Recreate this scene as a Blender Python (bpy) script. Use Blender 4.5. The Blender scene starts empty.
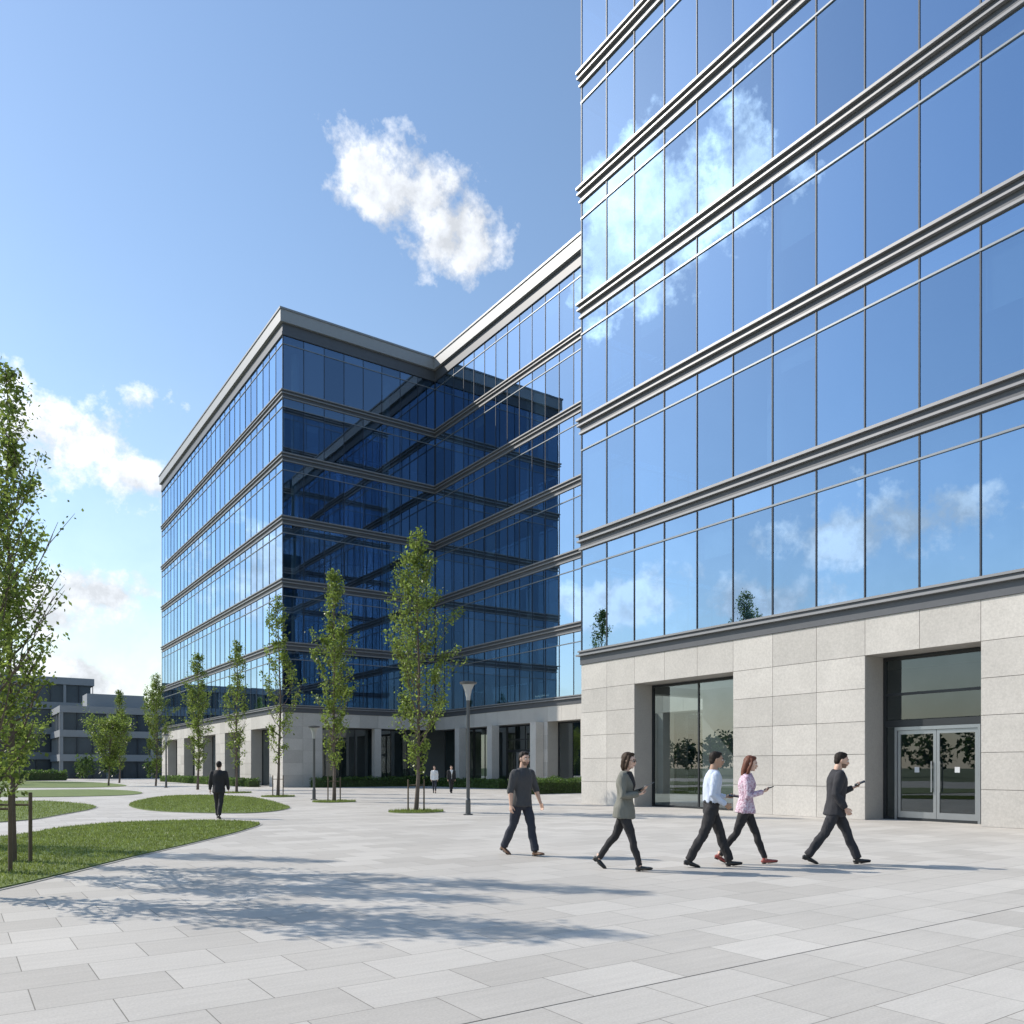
import bpy, math, random
import numpy as np
from mathutils import Vector, Matrix, noise

scene = bpy.context.scene
rnd = random.Random(7)
R = math.radians

# ------------------------------------------------------------------ helpers
class Acc:
    def __init__(s): s.v=[]; s.f=[]; s.m=[]
    def add(s, vs, fs, mi=0):
        o=len(s.v); s.v.extend([tuple(p) for p in vs])
        s.f.extend([tuple(i+o for i in f) for f in fs])
        if isinstance(mi,int): s.m.extend([mi]*len(fs))
        else: s.m.extend(mi)
    def box(s,x0,x1,y0,y1,z0,z1,mi=0):
        x0,x1=min(x0,x1),max(x0,x1); y0,y1=min(y0,y1),max(y0,y1); z0,z1=min(z0,z1),max(z0,z1)
        s.add([(x0,y0,z0),(x1,y0,z0),(x1,y1,z0),(x0,y1,z0),(x0,y0,z1),(x1,y0,z1),(x1,y1,z1),(x0,y1,z1)],
              [(0,3,2,1),(4,5,6,7),(0,1,5,4),(1,2,6,5),(2,3,7,6),(3,0,4,7)],mi)
    def obj(s,name,mats,parent=None,smooth=False):
        me=bpy.data.meshes.new(name); me.from_pydata(s.v,[],s.f)
        for m in mats: me.materials.append(m)
        me.polygons.foreach_set('material_index',s.m)
        me.polygons.foreach_set('use_smooth',[smooth]*len(s.f))
        me.update()
        o=bpy.data.objects.new(name,me); scene.collection.objects.link(o)
        if parent: o.parent=parent
        return o

def empty(name,loc=(0,0,0)):
    e=bpy.data.objects.new(name,None); e.location=loc; scene.collection.objects.link(e); return e

def fmap(side,c):
    if side=='x-': return lambda u,n,z:(c-n,u,z)
    if side=='x+': return lambda u,n,z:(c+n,u,z)
    if side=='y-': return lambda u,n,z:(u,c-n,z)
    return lambda u,n,z:(u,c+n,z)
def fbox(acc,side,c,u0,u1,n0,n1,z0,z1,mi=0):
    f=fmap(side,c); a=f(u0,n0,z0); b=f(u1,n1,z1)
    acc.box(a[0],b[0],a[1],b[1],a[2],b[2],mi)

def loft(acc,pts,rad,side=(0,1,0),seg=12,mi=0,cap=0.4):
    pts=[Vector(p) for p in pts]; side=Vector(side); n=len(pts); vs=[]; fs=[]
    for i,p in enumerate(pts):
        t=(pts[min(i+1,n-1)]-pts[max(i-1,0)]).normalized()
        s=side-t*side.dot(t)
        if s.length<1e-4: s=Vector((1,0,0))-t*t.x
        s.normalize(); m=t.cross(s)
        r=rad[i]; ra,rb=(r,r) if not isinstance(r,tuple) else r
        for k in range(seg):
            a=2*math.pi*k/seg
            vs.append(p+s*(ra*math.cos(a))+m*(rb*math.sin(a)))
    for i in range(n-1):
        for k in range(seg):
            k2=(k+1)%seg
            fs.append((i*seg+k,i*seg+k2,(i+1)*seg+k2,(i+1)*seg+k))
    t0=(pts[1]-pts[0]).normalized(); t1=(pts[-1]-pts[-2]).normalized()
    g=lambda r:min(r) if isinstance(r,tuple) else r
    vs.append(pts[0]-t0*g(rad[0])*cap); vs.append(pts[-1]+t1*g(rad[-1])*cap)
    a,b=len(vs)-2,len(vs)-1
    for k in range(seg):
        k2=(k+1)%seg
        fs.append((k2,k,a)); fs.append(((n-1)*seg+k,(n-1)*seg+k2,b))
    acc.add(vs,fs,mi)

def ell(acc,c,r,mi=0,M=None,su=14,sv=9):
    vs=[];fs=[];c=Vector(c)
    for j in range(1,sv):
        ph=math.pi*j/sv
        for k in range(su):
            a=2*math.pi*k/su
            q=Vector((r[0]*math.sin(ph)*math.cos(a),r[1]*math.sin(ph)*math.sin(a),r[2]*math.cos(ph)))
            if M: q=M@q
            vs.append(c+q)
    top=Vector((0,0,r[2]));bot=-top
    if M: top=M@top; bot=M@bot
    vs+= [c+top,c+bot]; T=len(vs)-2;B=T+1
    for j in range(sv-2):
        for k in range(su):
            k2=(k+1)%su
            fs.append((j*su+k,(j+1)*su+k,(j+1)*su+k2,j*su+k2))
    for k in range(su):
        k2=(k+1)%su
        fs.append((T,k,k2)); fs.append(((sv-2)*su+k2,(sv-2)*su+k,B))
    acc.add(vs,fs,mi)

def obox(acc,c,ax,ay,az,hx,hy,hz,mi=0):
    c=Vector(c); vs=[]
    for dz in(-1,1):
        for dx,dy in((-1,-1),(1,-1),(1,1),(-1,1)):
            vs.append(c+ax*hx*dx+ay*hy*dy+az*hz*dz)
    acc.add(vs,[(0,3,2,1),(4,5,6,7),(0,1,5,4),(1,2,6,5),(2,3,7,6),(3,0,4,7)],mi)

def lathe(acc,prof,seg=20,mi=0,c=(0,0)):
    vs=[];fs=[];n=len(prof)
    for r,z in prof:
        for k in range(seg):
            a=2*math.pi*k/seg; vs.append((c[0]+r*math.cos(a),c[1]+r*math.sin(a),z))
    for i in range(n-1):
        for k in range(seg):
            k2=(k+1)%seg; fs.append((i*seg+k,i*seg+k2,(i+1)*seg+k2,(i+1)*seg+k))
    fs.append(tuple(range(seg))[::-1]); fs.append(tuple((n-1)*seg+k for k in range(seg)))
    acc.add(vs,fs,mi)

# ------------------------------------------------------------------ materials
def nt(name):
    m=bpy.data.materials.new(name); m.use_nodes=True; t=m.node_tree; t.nodes.clear()
    out=t.nodes.new('ShaderNodeOutputMaterial'); return m,t,out
def mth(t,op,a,b=None,c=None,clamp=False):
    n=t.nodes.new('ShaderNodeMath'); n.operation=op; n.use_clamp=clamp
    for i,x in enumerate((a,b,c)):
        if x is None: continue
        if isinstance(x,(int,float)): n.inputs[i].default_value=x
        else: t.links.new(x,n.inputs[i])
    return n.outputs[0]
def vsc(t,col,fac):
    n=t.nodes.new('ShaderNodeVectorMath'); n.operation='SCALE'
    if isinstance(col,tuple): n.inputs[0].default_value=col[:3]
    else: t.links.new(col,n.inputs[0])
    if isinstance(fac,(int,float)): n.inputs['Scale'].default_value=fac
    else: t.links.new(fac,n.inputs['Scale'])
    return n.outputs[0]
def noisef(t,scale,detail=4,rough=.55,vec=None,coord='Object'):
    n=t.nodes.new('ShaderNodeTexNoise'); n.inputs['Scale'].default_value=scale
    n.inputs['Detail'].default_value=detail; n.inputs['Roughness'].default_value=rough
    if vec is None:
        tc=t.nodes.new('ShaderNodeTexCoord'); vec=tc.outputs[coord]
    t.links.new(vec,n.inputs['Vector']); return n.outputs['Fac']
def mat(name,col,rough=.6,metal=0.,var=.15,scale=4.,island=0.,bump=0.,bscale=40.,fine=0.,spec=.5,fscale=90.):
    m,t,out=nt(name)
    p=t.nodes.new('ShaderNodeBsdfPrincipled'); t.links.new(p.outputs[0],out.inputs[0])
    f=mth(t,'MULTIPLY_ADD',mth(t,'SUBTRACT',noisef(t,scale,5),.5),var*2.4,1.)
    if fine>0:
        f=mth(t,'MULTIPLY',f,mth(t,'MULTIPLY_ADD',mth(t,'SUBTRACT',noisef(t,fscale,3,.75),.5),fine*2.5,1.))
    if island>0:
        g=t.nodes.new('ShaderNodeNewGeometry')
        f=mth(t,'MULTIPLY',f,mth(t,'MULTIPLY_ADD',mth(t,'SUBTRACT',g.outputs['Random Per Island'],.5),island*2,1.))
    t.links.new(vsc(t,col,f),p.inputs['Base Color'])
    p.inputs['Roughness'].default_value=rough; p.inputs['Metallic'].default_value=metal
    p.inputs['Specular IOR Level'].default_value=spec
    if bump>0:
        b=t.nodes.new('ShaderNodeBump'); b.inputs['Strength'].default_value=bump; b.inputs['Distance'].default_value=.01
        t.links.new(noisef(t,bscale,4),b.inputs['Height']); t.links.new(b.outputs[0],p.inputs['Normal'])
    return m
def leafmat(name,col,transl=.4,island=.45):
    m,t,out=nt(name)
    g=t.nodes.new('ShaderNodeNewGeometry')
    f=mth(t,'MULTIPLY_ADD',mth(t,'SUBTRACT',g.outputs['Random Per Island'],.5),island*2,1.)
    f=mth(t,'MULTIPLY',f,mth(t,'MULTIPLY_ADD',mth(t,'SUBTRACT',noisef(t,1.6,2),.5),1.2,1.))
    c=vsc(t,col,f)
    d=t.nodes.new('ShaderNodeBsdfDiffuse'); tr=t.nodes.new('ShaderNodeBsdfTranslucent'); gl=t.nodes.new('ShaderNodeBsdfGlossy')
    gl.inputs['Roughness'].default_value=.4; gl.inputs['Color'].default_value=(.5,.5,.5,1)
    t.links.new(c,d.inputs[0]); t.links.new(vsc(t,c,1.6),tr.inputs[0])
    mx=t.nodes.new('ShaderNodeMixShader'); mx.inputs[0].default_value=transl
    t.links.new(d.outputs[0],mx.inputs[1]); t.links.new(tr.outputs[0],mx.inputs[2])
    m2=t.nodes.new('ShaderNodeMixShader'); m2.inputs[0].default_value=.05
    t.links.new(mx.outputs[0],m2.inputs[1]); t.links.new(gl.outputs[0],m2.inputs[2])
    t.links.new(m2.outputs[0],out.inputs[0]); return m
def glassmat(name,base=.52,tint=(.49,.69,.93),trans=(.28,.37,.43),bump=.04,top=.98):
    m,t,out=nt(name)
    g=t.nodes.new('ShaderNodeNewGeometry'); lw=t.nodes.new('ShaderNodeLayerWeight'); lw.inputs['Blend'].default_value=.5
    f3=mth(t,'POWER',lw.outputs['Facing'],2.)
    fac=mth(t,'MULTIPLY_ADD',f3,top-base,base)
    fac=mth(t,'ADD',fac,mth(t,'MULTIPLY',mth(t,'SUBTRACT',g.outputs['Random Per Island'],.5),.07),clamp=True)
    gl=t.nodes.new('ShaderNodeBsdfGlossy'); gl.inputs['Roughness'].default_value=.0
    cr=mth(t,'MULTIPLY_ADD',g.outputs['Random Per Island'],.12,.92)
    t.links.new(vsc(t,tint,cr),gl.inputs['Color'])
    b=t.nodes.new('ShaderNodeBump'); b.inputs['Strength'].default_value=bump; b.inputs['Distance'].default_value=.02
    t.links.new(noisef(t,.7,1),b.inputs['Height']); t.links.new(b.outputs[0],gl.inputs['Normal'])
    tr=t.nodes.new('ShaderNodeBsdfTransparent'); tr.inputs[0].default_value=(*trans,1)
    mx=t.nodes.new('ShaderNodeMixShader'); t.links.new(fac,mx.inputs[0])
    t.links.new(tr.outputs[0],mx.inputs[1]); t.links.new(gl.outputs[0],mx.inputs[2]); t.links.new(mx.outputs[0],out.inputs[0])
    return m
M_glass=glassmat('curtain_glass')
M_glass_n=glassmat('dimmed_curtain_glass',base=.24,tint=(.42,.60,.86),trans=(.17,.26,.34),top=.58)  # same curtain glass; darker tint and weaker reflections painted in for the shaded face
M_glass_low=glassmat('shopfront_glass',base=.14,tint=(.8,.88,.92),trans=(.32,.38,.38))
M_span=mat('spandrel_glass',(.05,.10,.18),rough=.06,metal=.6,var=.1,island=.06)
M_mull=mat('mullion_metal',(.035,.045,.06),rough=.5,metal=.3,var=.05)
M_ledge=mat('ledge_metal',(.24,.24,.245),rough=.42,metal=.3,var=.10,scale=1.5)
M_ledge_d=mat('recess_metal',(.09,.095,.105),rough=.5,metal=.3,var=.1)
M_fascia=mat('roof_fascia',(.29,.295,.30),rough=.5,metal=.2,var=.06)
M_trans=mat('transom_metal',(.20,.22,.24),rough=.4,metal=.4,var=.03)
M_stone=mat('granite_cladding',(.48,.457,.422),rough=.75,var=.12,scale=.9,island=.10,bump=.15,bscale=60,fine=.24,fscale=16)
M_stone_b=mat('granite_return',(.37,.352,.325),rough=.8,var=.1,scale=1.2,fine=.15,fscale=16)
M_int=mat('interior_wall',(.22,.25,.28),rough=.8,var=.25,scale=.4)
M_ceil=mat('interior_ceiling',(.5,.52,.53),rough=.8,var=.05)
M_blind=mat('roller_blind',(.6,.62,.62),rough=.9,var=.04,island=.15)
M_col=mat('interior_column',(.7,.7,.68),rough=.7,var=.03)
M_frame=mat('door_frame_metal',(.33,.35,.37),rough=.3,metal=.8,var=.05)
M_dark=mat('dark_frame',(.03,.034,.038),rough=.4,metal=.3,var=.1)
M_conc=mat('distant_concrete',(.26,.28,.30),rough=.8,var=.1,scale=.3)
M_dwin=mat('distant_window',(.07,.09,.11),rough=.25,metal=.2,var=.4,scale=.25)
M_bark=mat('bark',(.13,.10,.08),rough=.9,var=.3,scale=9,bump=.4)
M_leaf=leafmat('leaves',(.165,.22,.045))
M_leaf2=leafmat('leaves_dark',(.05,.085,.022))
M_hedge=leafmat('hedge_leaves',(.09,.15,.035))

def paving():
    m,t,out=nt('stone_paving')
    p=t.nodes.new('ShaderNodeBsdfPrincipled'); t.links.new(p.outputs[0],out.inputs[0])
    tc=t.nodes.new('ShaderNodeTexCoord')
    br=t.nodes.new('ShaderNodeTexBrick'); t.links.new(tc.outputs['Object'],br.inputs['Vector'])
    br.offset=.5; br.inputs['Scale'].default_value=1.; br.inputs['Brick Width'].default_value=.9
    br.inputs['Row Height'].default_value=.6; br.inputs['Mortar Size'].default_value=.004
    br.inputs['Mortar Smooth'].default_value=.2; br.inputs['Bias'].default_value=0.
    br.inputs['Color1'].default_value=(.435,.407,.367,1); br.inputs['Color2'].default_value=(.53,.50,.455,1)
    br.inputs['Mortar'].default_value=(.20,.185,.16,1)
    st=mth(t,'MULTIPLY_ADD',mth(t,'SUBTRACT',noisef(t,.35,6,.6),.5),.38,1.)
    gr=mth(t,'MULTIPLY_ADD',mth(t,'SUBTRACT',noisef(t,55,4,.75),.5),.6,1.)
    mp=t.nodes.new('ShaderNodeMapping'); mp.inputs['Scale'].default_value=(.8,9,1); t.links.new(tc.outputs['Object'],mp.inputs[0])
    sk=mth(t,'MULTIPLY_ADD',mth(t,'SUBTRACT',noisef(t,1.6,5,.6,vec=mp.outputs[0]),.5),.24,1.)
    f=mth(t,'MULTIPLY',mth(t,'MULTIPLY',st,gr),sk)
    t.links.new(vsc(t,br.outputs['Color'],f),p.inputs['Base Color'])
    p.inputs['Roughness'].default_value=.72; p.inputs['Specular IOR Level'].default_value=.3
    b=t.nodes.new('ShaderNodeBump'); b.inputs['Strength'].default_value=.35; b.inputs['Distance'].default_value=.006
    h=mth(t,'MULTIPLY_ADD',br.outputs['Fac'],-1.,mth(t,'MULTIPLY',noisef(t,60,3),.25))
    t.links.new(h,b.inputs['Height']); t.links.new(b.outputs[0],p.inputs['Normal'])
    return m
M_pave=paving()
M_grass=mat('grass',(.12,.165,.035),rough=.9,var=.35,scale=1.2,bump=.6,bscale=50,fine=.3)
M_blade=leafmat('grass_blades',(.18,.225,.05),transl=.3,island=.35)
M_earth=mat('earth_ground',(.10,.13,.05),rough=.95,var=.3,scale=.05)
M_edge=mat('stone_edging',(.42,.40,.36),rough=.8,var=.1)

# ------------------------------------------------------------------ ground
a=Acc(); a.add([(-2500,-2500,-.03),(2500,-2500,-.03),(2500,2500,-.03),(-2500,2500,-.03)],[(0,1,2,3)]); a.obj('ground',[M_earth])
a=Acc(); a.box(-45,95,-45,132,-.025,0); a.obj('pavement',[M_pave])
a=Acc(); a.box(-10,22.2,4.197,4.203,.001,.003); a.obj('pavement_joint',[mat('joint_sealant',(.19,.18,.16),rough=.8)])

def catmull(P,n=6):
    o=[];N=len(P)
    for i in range(N):
        p0,p1,p2,p3=[Vector(P[(i+k-1)%N]) for k in range(4)]
        for j in range(n):
            t=j/n; o.append(.5*((2*p1)+(-p0+p2)*t+(2*p0-5*p1+4*p2-p3)*t*t+(-p0+3*p1-3*p2+p3)*t**3))
    return o
def inside(p,poly):
    c=False;j=len(poly)-1
    for i in range(len(poly)):
        if (poly[i][1]>p[1])!=(poly[j][1]>p[1]) and p[0]<(poly[j][0]-poly[i][0])*(p[1]-poly[i][1])/(poly[j][1]-poly[i][1])+poly[i][0]: c=not c
        j=i
    return c
import bmesh
def lawn(poly,nbl=0,h=.045,region=None,n=6,name='lawn'):
    P=catmull([(x,y,0) for x,y in poly],n)
    bm=bmesh.new(); vt=[bm.verts.new((p.x,p.y,.03)) for p in P]; vb=[bm.verts.new((p.x,p.y,-.01)) for p in P]
    N=len(P); f=bm.faces.new(vt)
    for i in range(N): bm.faces.new((vb[i],vb[(i+1)%N],vt[(i+1)%N],vt[i]))
    bmesh.ops.triangulate(bm,faces=[f]); bmesh.ops.recalc_face_normals(bm,faces=bm.faces[:])
    me=bpy.data.meshes.new(name); bm.to_mesh(me); bm.free(); me.materials.append(M_grass)
    o=bpy.data.objects.new(name,me); scene.collection.objects.link(o)
    a=Acc()
    for i in range(N):
        p=P[i];q=P[(i+1)%N]; d=(q-p).normalized()
        p2=P[i-1]; q2=P[(i+2)%N]
        n0=((p-p2).normalized()+d).normalized(); n0=Vector((n0.y,-n0.x,0)); n1=((q2-q).normalized()+d).normalized(); n1=Vector((n1.y,-n1.x,0))
        w=.06
        vs=[p-n0*.002,p+n0*w,q+n1*w,q-n1*.002]
        a.add([(v.x,v.y,.012) for v in vs]+[(v.x,v.y,-.005) for v in vs],[(0,1,2,3),(0,4,5,1),(1,5,6,2),(2,6,7,3)])
    a.obj('edging',[M_edge],parent=o)
    if nbl:
        rr=np.random.RandomState(len(poly)+nbl)
        xs=[p.x for p in P]; ys=[p.y for p in P]
        x0,x1,y0,y1=region or (min(xs),max(xs),min(ys),max(ys))
        PP=[(p.x,p.y) for p in P]; V=[];F=[]
        for _ in range(nbl):
            x=rr.uniform(x0,x1);y=rr.uniform(y0,y1)
            if not inside((x,y),PP): continue
            an=rr.uniform(0,6.28);w=.009;hh=h*rr.uniform(.5,1.3); lx,ly=rr.normal(0,.016,2)
            dx,dy=math.cos(an)*w,math.sin(an)*w; k=len(V)
            V+= [(x-dx,y-dy,.028),(x+dx,y+dy,.028),(x+lx,y+ly,.03+hh)]; F.append((k,k+1,k+2))
        b=Acc(); b.add(V,F); b.obj('grass_blades',[M_blade],parent=o)
    return o
lawn([(.52,12.2),(2.54,15.2),(4.3,17.7),(6.0,20.3),(7.1,22.8),(6,24.7),(3.9,25),(2.3,23.6),(.9,21.4),(-3,19.5),(-14,19),(-20,12),(-16,4),(-8,4),(-2.5,8.5)],90000,region=(-3,7.5,9,25.3))
lawn([(6.1,30.8),(8.3,27.9),(10.5,30),(11.6,34),(12.9,42),(12.3,47),(10,47.5),(7.5,42),(6,36)],30000,h=.06)
lawn([(-14,26),(-4,25.5),(1.17,27.2),(3,30.4),(4.8,36),(4,42),(1.8,44),(-12,44)],14000,region=(-1,5,26,44),h=.06)
lawn([(3,50),(8,50),(10,56),(9,64),(4,65),(1,57)])
lawn([(-20,54),(-4,52),(-1,60),(2,70),(-2,76),(-20,74)])
lawn([(4,74),(10,72),(13,80),(12,100),(4,112),(-14,108),(-10,84)])
for (x,y,r) in [(13.5,25.4,1.0),(14.4,35,1.0),(14.5,43,.9),(14.6,51,.9)]:
    lawn([(x+r*math.cos(k),y+r*.9*math.sin(k)) for k in [i*math.pi/4 for i in range(8)]],1500,h=.08,n=3,name='tree_pit_grass')

# ------------------------------------------------------------------ glass office blocks
MOD=1.65
def curtain(G,F,side,c,u0,u1,levels,seed=0,detail=True,gm=0):
    f=fmap(side,c); rr=random.Random(seed)
    n=int(round(abs(u1-u0)/MOD)); step=(u1-u0)/n; sg=1 if step>0 else -1
    for z in levels:
        for i in range(n):
            a=u0+i*step; b=a+step; o=[rr.uniform(-.0035,.0035) for _ in range(3)]
            e=.004*sg
            G.add([f(a+e,o[0],z),f(b-e,o[1],z),f(b-e,o[1]+o[2],z+3.6),f(a+e,o[0]+o[2],z+3.6)],[(0,1,2,3)],gm)
            G.add([f(a+e,-.004,z+3.66),f(b-e,-.004,z+3.66),f(b-e,-.004,z+4.3),f(a+e,-.004,z+4.3)],[(0,1,2,3)],gm)
            if rr.random()<.14:
                h=rr.uniform(.4,1.6) if rr.random()<.7 else 3.5
                G.add([f(a+.06*sg,-.14,z+3.55-h),f(b-.06*sg,-.14,z+3.55-h),f(b-.06*sg,-.14,z+3.55),f(a+.06*sg,-.14,z+3.55)],[(0,1,2,3)],2)
        if detail:
            for i in range(n+1):
                a=u0+i*step; a=min(max(a,min(u0,u1)+.03),max(u0,u1)-.03)
                fbox(F,side,c,a-.02,a+.02,-.05,.03,z+.001,z+4.299,0)
            fbox(F,side,c,min(u0,u1)+.01,max(u0,u1)-.01,-.04,.045,z+3.60,z+3.66,1)
def interior(I,x0,x1,y0,y1,levels,cols):
    for z in levels:
        I.box(x0+.35,x1-.35,y0+.35,y1-.35,z+3.75,z+4.299,1)
    I.box(x0+7,x1-7,y0+7 if y1-y0>20 else y0+3,y1-7 if y1-y0>20 else y1-3,levels[0]-.6,levels[-1]+4.2,0)
    for (x,y) in cols:
        for z in levels:
            lathe(I,[(.32,z+.01),(.32,z+3.74)],14,2,(x,y))

def stone_base(S,side,c,u0,ncol,dirn,openings,top=4.9,H=6.0,D=1.1):
    rows=[0,.98,1.96,2.94,3.92,4.9,6.0]
    isopen=lambda i:any(p<=i<q for p,q in openings)
    for i in range(ncol):
        a=u0+dirn*i*MOD; b=a+dirn*MOD
        lo,hi=min(a,b)+.007,max(a,b)-.007
        for r in range(6):
            if isopen(i) and rows[r+1]<=top+.01: continue
            fbox(S,side,c,lo,hi,-.05,0,rows[r]+.007,rows[r+1]-.007,0)
    i=0
    while i<ncol:
        j=i
        while j<ncol and isopen(j)==isopen(i): j+=1
        a=u0+dirn*i*MOD+dirn*(.006); b=u0+dirn*j*MOD-dirn*.006
        if i==0: a=u0+dirn*.055
        z0=top+.004 if isopen(i) else -.01
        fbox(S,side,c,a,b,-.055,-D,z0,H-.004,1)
        i=j
def shopfront(W,side,c,a,b,top=4.88,n0=-1.0,door=None,nm=2):
    lo,hi=min(a,b),max(a,b); f=fmap(side,c)
    w=hi-lo
    fbox(W,side,c,lo,hi,n0-.06,n0+.04,top-.09,top,1); fbox(W,side,c,lo,hi,n0-.06,n0+.04,.0,.08,1)
    fbox(W,side,c,lo,lo+.08,n0-.06,n0+.04,.08,top-.09,1); fbox(W,side,c,hi-.08,hi,n0-.06,n0+.04,.08,top-.09,1)
    xs=[lo+.08+(w-.16)*k/nm for k in range(nm+1)]
    for k in range(1,nm):
        fbox(W,side,c,xs[k]-.03,xs[k]+.03,n0-.05,n0+.03,.08 if not door else 2.95,top-.09,1)
    for k in range(nm):
        z0=.08 if not door else 3.0
        W.add([f(xs[k],n0,z0),f(xs[k+1],n0,z0),f(xs[k+1],n0,top-.09),f(xs[k],n0,top-.09)],[(0,1,2,3)],0)
    if door:
        d0,d1=door
        fbox(W,side,c,lo+.08,hi-.08,n0-.055,n0+.035,2.78,2.98,1)
        fbox(W,side,c,lo+.08,hi-.08,n0-.05,n0+.03,3.72,3.80,1)
        for (s0,s1) in((lo+.08,d0-.07),(d1+.07,hi-.08)):
            if s1-s0>.05: W.add([f(s0,n0,.08),f(s1,n0,.08),f(s1,n0,2.78),f(s0,n0,2.78)],[(0,1,2,3)],0)
        fbox(W,side,c,d0-.07,d0,n0-.05,n0+.07,.0,2.77,2); fbox(W,side,c,d1,d1+.07,n0-.05,n0+.07,.0,2.77,2)
        fbox(W,side,c,d0,d1,n0-.05,n0+.07,2.67,2.77,2)
        mid=(d0+d1)/2
        for (p,q) in((d0+.008,mid-.006),(mid+.006,d1-.008)):
            t=.085
            fbox(W,side,c,p,p+t,n0-.025,n0+.025,.01,2.66,2); fbox(W,side,c,q-t,q,n0-.025,n0+.025,.01,2.66,2)
            fbox(W,side,c,p+t,q-t,n0-.025,n0+.025,2.55,2.66,2); fbox(W,side,c,p+t,q-t,n0-.025,n0+.025,.01,.26,2)
            W.add([f(p+t,n0,.26),f(q-t,n0,.26),f(q-t,n0,2.55),f(p+t,n0,2.55)],[(0,1,2,3)],0)
            fbox(W,side,c,(p+q)/2-.07,(p+q)/2+.07,n0+.004,n0+.008,1.42,1.58,3)
        for hx in (mid-.12,mid+.12):
            fbox(W,side,c,hx-.015,hx+.015,n0+.06,n0+.085,.85,1.75,2)
            for z in(.9,1.7): fbox(W,side,c,hx-.01,hx+.01,n0+.026,n0+.059,z-.012,z+.012,2)
M_notice=mat('door_notice',(.5,.52,.54),var=.05)
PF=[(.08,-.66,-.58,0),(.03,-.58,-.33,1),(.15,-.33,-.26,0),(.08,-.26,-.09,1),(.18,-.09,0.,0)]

# ---- right block
X0=22.4; YC=27.05; NC=30; YS=YC-NC*MOD; XB=X0+17*MOD
root=empty('glass_office_building')
lev=[6.6+5*k for k in range(8)]
S=Acc(); ops=[(2,5),(8,10),(13,16),(19,22),(25,28)]
stone_base(S,'x-',X0,YC,NC,-1,ops)
stone_base(S,'y+',YC,X0,17,1,[(2,5),(8,11)],D=.6)
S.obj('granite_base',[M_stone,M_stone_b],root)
W=Acc()
for k,(i,j) in enumerate(ops):
    a_,b_=YC-i*MOD,YC-j*MOD
    if k==1: shopfront(W,'x-',X0,a_-.01,b_+.01,door=(b_+.52,a_-.45),nm=1)
    else: shopfront(W,'x-',X0,a_-.01,b_+.01,nm=2)
W.obj('entrance_glazing',[M_glass_low,M_dark,M_frame,M_notice],root)
G=Acc();F=Acc()
curtain(G,F,'x-',X0,YC,YS,lev,1); curtain(G,F,'y+',YC,X0,XB,lev,2); curtain(G,F,'x+',XB,YC,YS,lev,3,False); curtain(G,F,'y-',YS,X0,XB,lev,4,False)
G.obj('curtain_wall_glass',[M_glass,M_span,M_blind],root); F.obj('mullions',[M_mull,M_trans],root)
L=Acc()
def rb(e,z0,z1,mi): L.box(X0-e,XB+e,YS-e,YC+e,z0,z1,mi)
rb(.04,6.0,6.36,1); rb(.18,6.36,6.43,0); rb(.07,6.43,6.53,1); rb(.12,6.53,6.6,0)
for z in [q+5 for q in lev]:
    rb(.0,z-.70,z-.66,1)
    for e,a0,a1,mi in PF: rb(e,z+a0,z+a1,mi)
L.obj('horizontal_ledges',[M_ledge,M_ledge_d],root)
I=Acc(); interior(I,X0,XB,YS,YC,lev,[(X0+1.3,YC-1.65*(5.5+5*k)) for k in range(5)])
I.box(X0+6.5,X0+6.7,YS+1,YC-1,0.,5.9,0); I.box(X0+1.12,X0+6.5,YS+1,YC-1,.002,.02,0); I.box(X0+1.15,X0+6.5,YS+1,YC-1,5.2,5.9,1)
I.obj('interior',[M_int,M_ceil,M_col],root)

# ---- L-shaped block
LX=21.7; LY=63.2; LYN=LY+27*MOD; WX=35.5
root=empty('glass_office_building')
lev2=[6.6+5*k for k in range(6)]
XB2=WX+14*MOD
YW0=YC+.4
S=Acc()
stone_base(S,'x-',LX,LY,27,1,[(2,5),(7,10),(12,15),(17,20),(22,25)])
stone_base(S,'y-',LY,LX,8,1,[(2,5),(5,8)])
nW=int((LY-YW0)/MOD)
stone_base(S,'x-',WX,LY-.0,nW,-1,[(0,3),(3,6),(6,9),(10,13),(13,16),(17,20)])
for yy in [LY-MOD*k for k in (3,6,9.5,13,16.5)]: S.box(WX-.02,WX-.7,yy-.35,yy+.35,0,4.88,0)
S.box(LX+5*MOD-.3,LX+5*MOD+.3,LY+.01,LY+.6,0,4.88,0)
S.obj('granite_base',[M_stone,M_stone_b],root)
W=Acc()
for (i,j) in [(2,5),(7,10),(12,15),(17,20),(22,25)]: shopfront(W,'x-',LX,LY+i*MOD+.01,LY+j*MOD-.01,nm=2)
for (i,j) in [(2,5),(5,8)]: shopfront(W,'y-',LY,LX+i*MOD+.02,LX+j*MOD-.02,nm=3)
for (i,j) in [(0,3),(3,6),(6,9),(10,13),(13,16),(17,20)]:
    A,B=LY-j*MOD+.02,LY-i*MOD-.02
    if (i,j)==(6,9): shopfront(W,'x-',WX,A,B,door=(A+1.4,B-1.4),nm=2)
    else: shopfront(W,'x-',WX,A,B,nm=3)
W.obj('entrance_glazing',[M_glass_low,M_dark,M_frame,M_notice],root)
G=Acc();F=Acc()
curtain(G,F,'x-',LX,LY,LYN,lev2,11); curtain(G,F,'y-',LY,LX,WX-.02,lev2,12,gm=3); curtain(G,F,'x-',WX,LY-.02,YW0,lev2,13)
curtain(G,F,'y+',LYN,LX,XB2,lev2,14,False); curtain(G,F,'x+',XB2,YW0,LYN,lev2,15,False)
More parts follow.
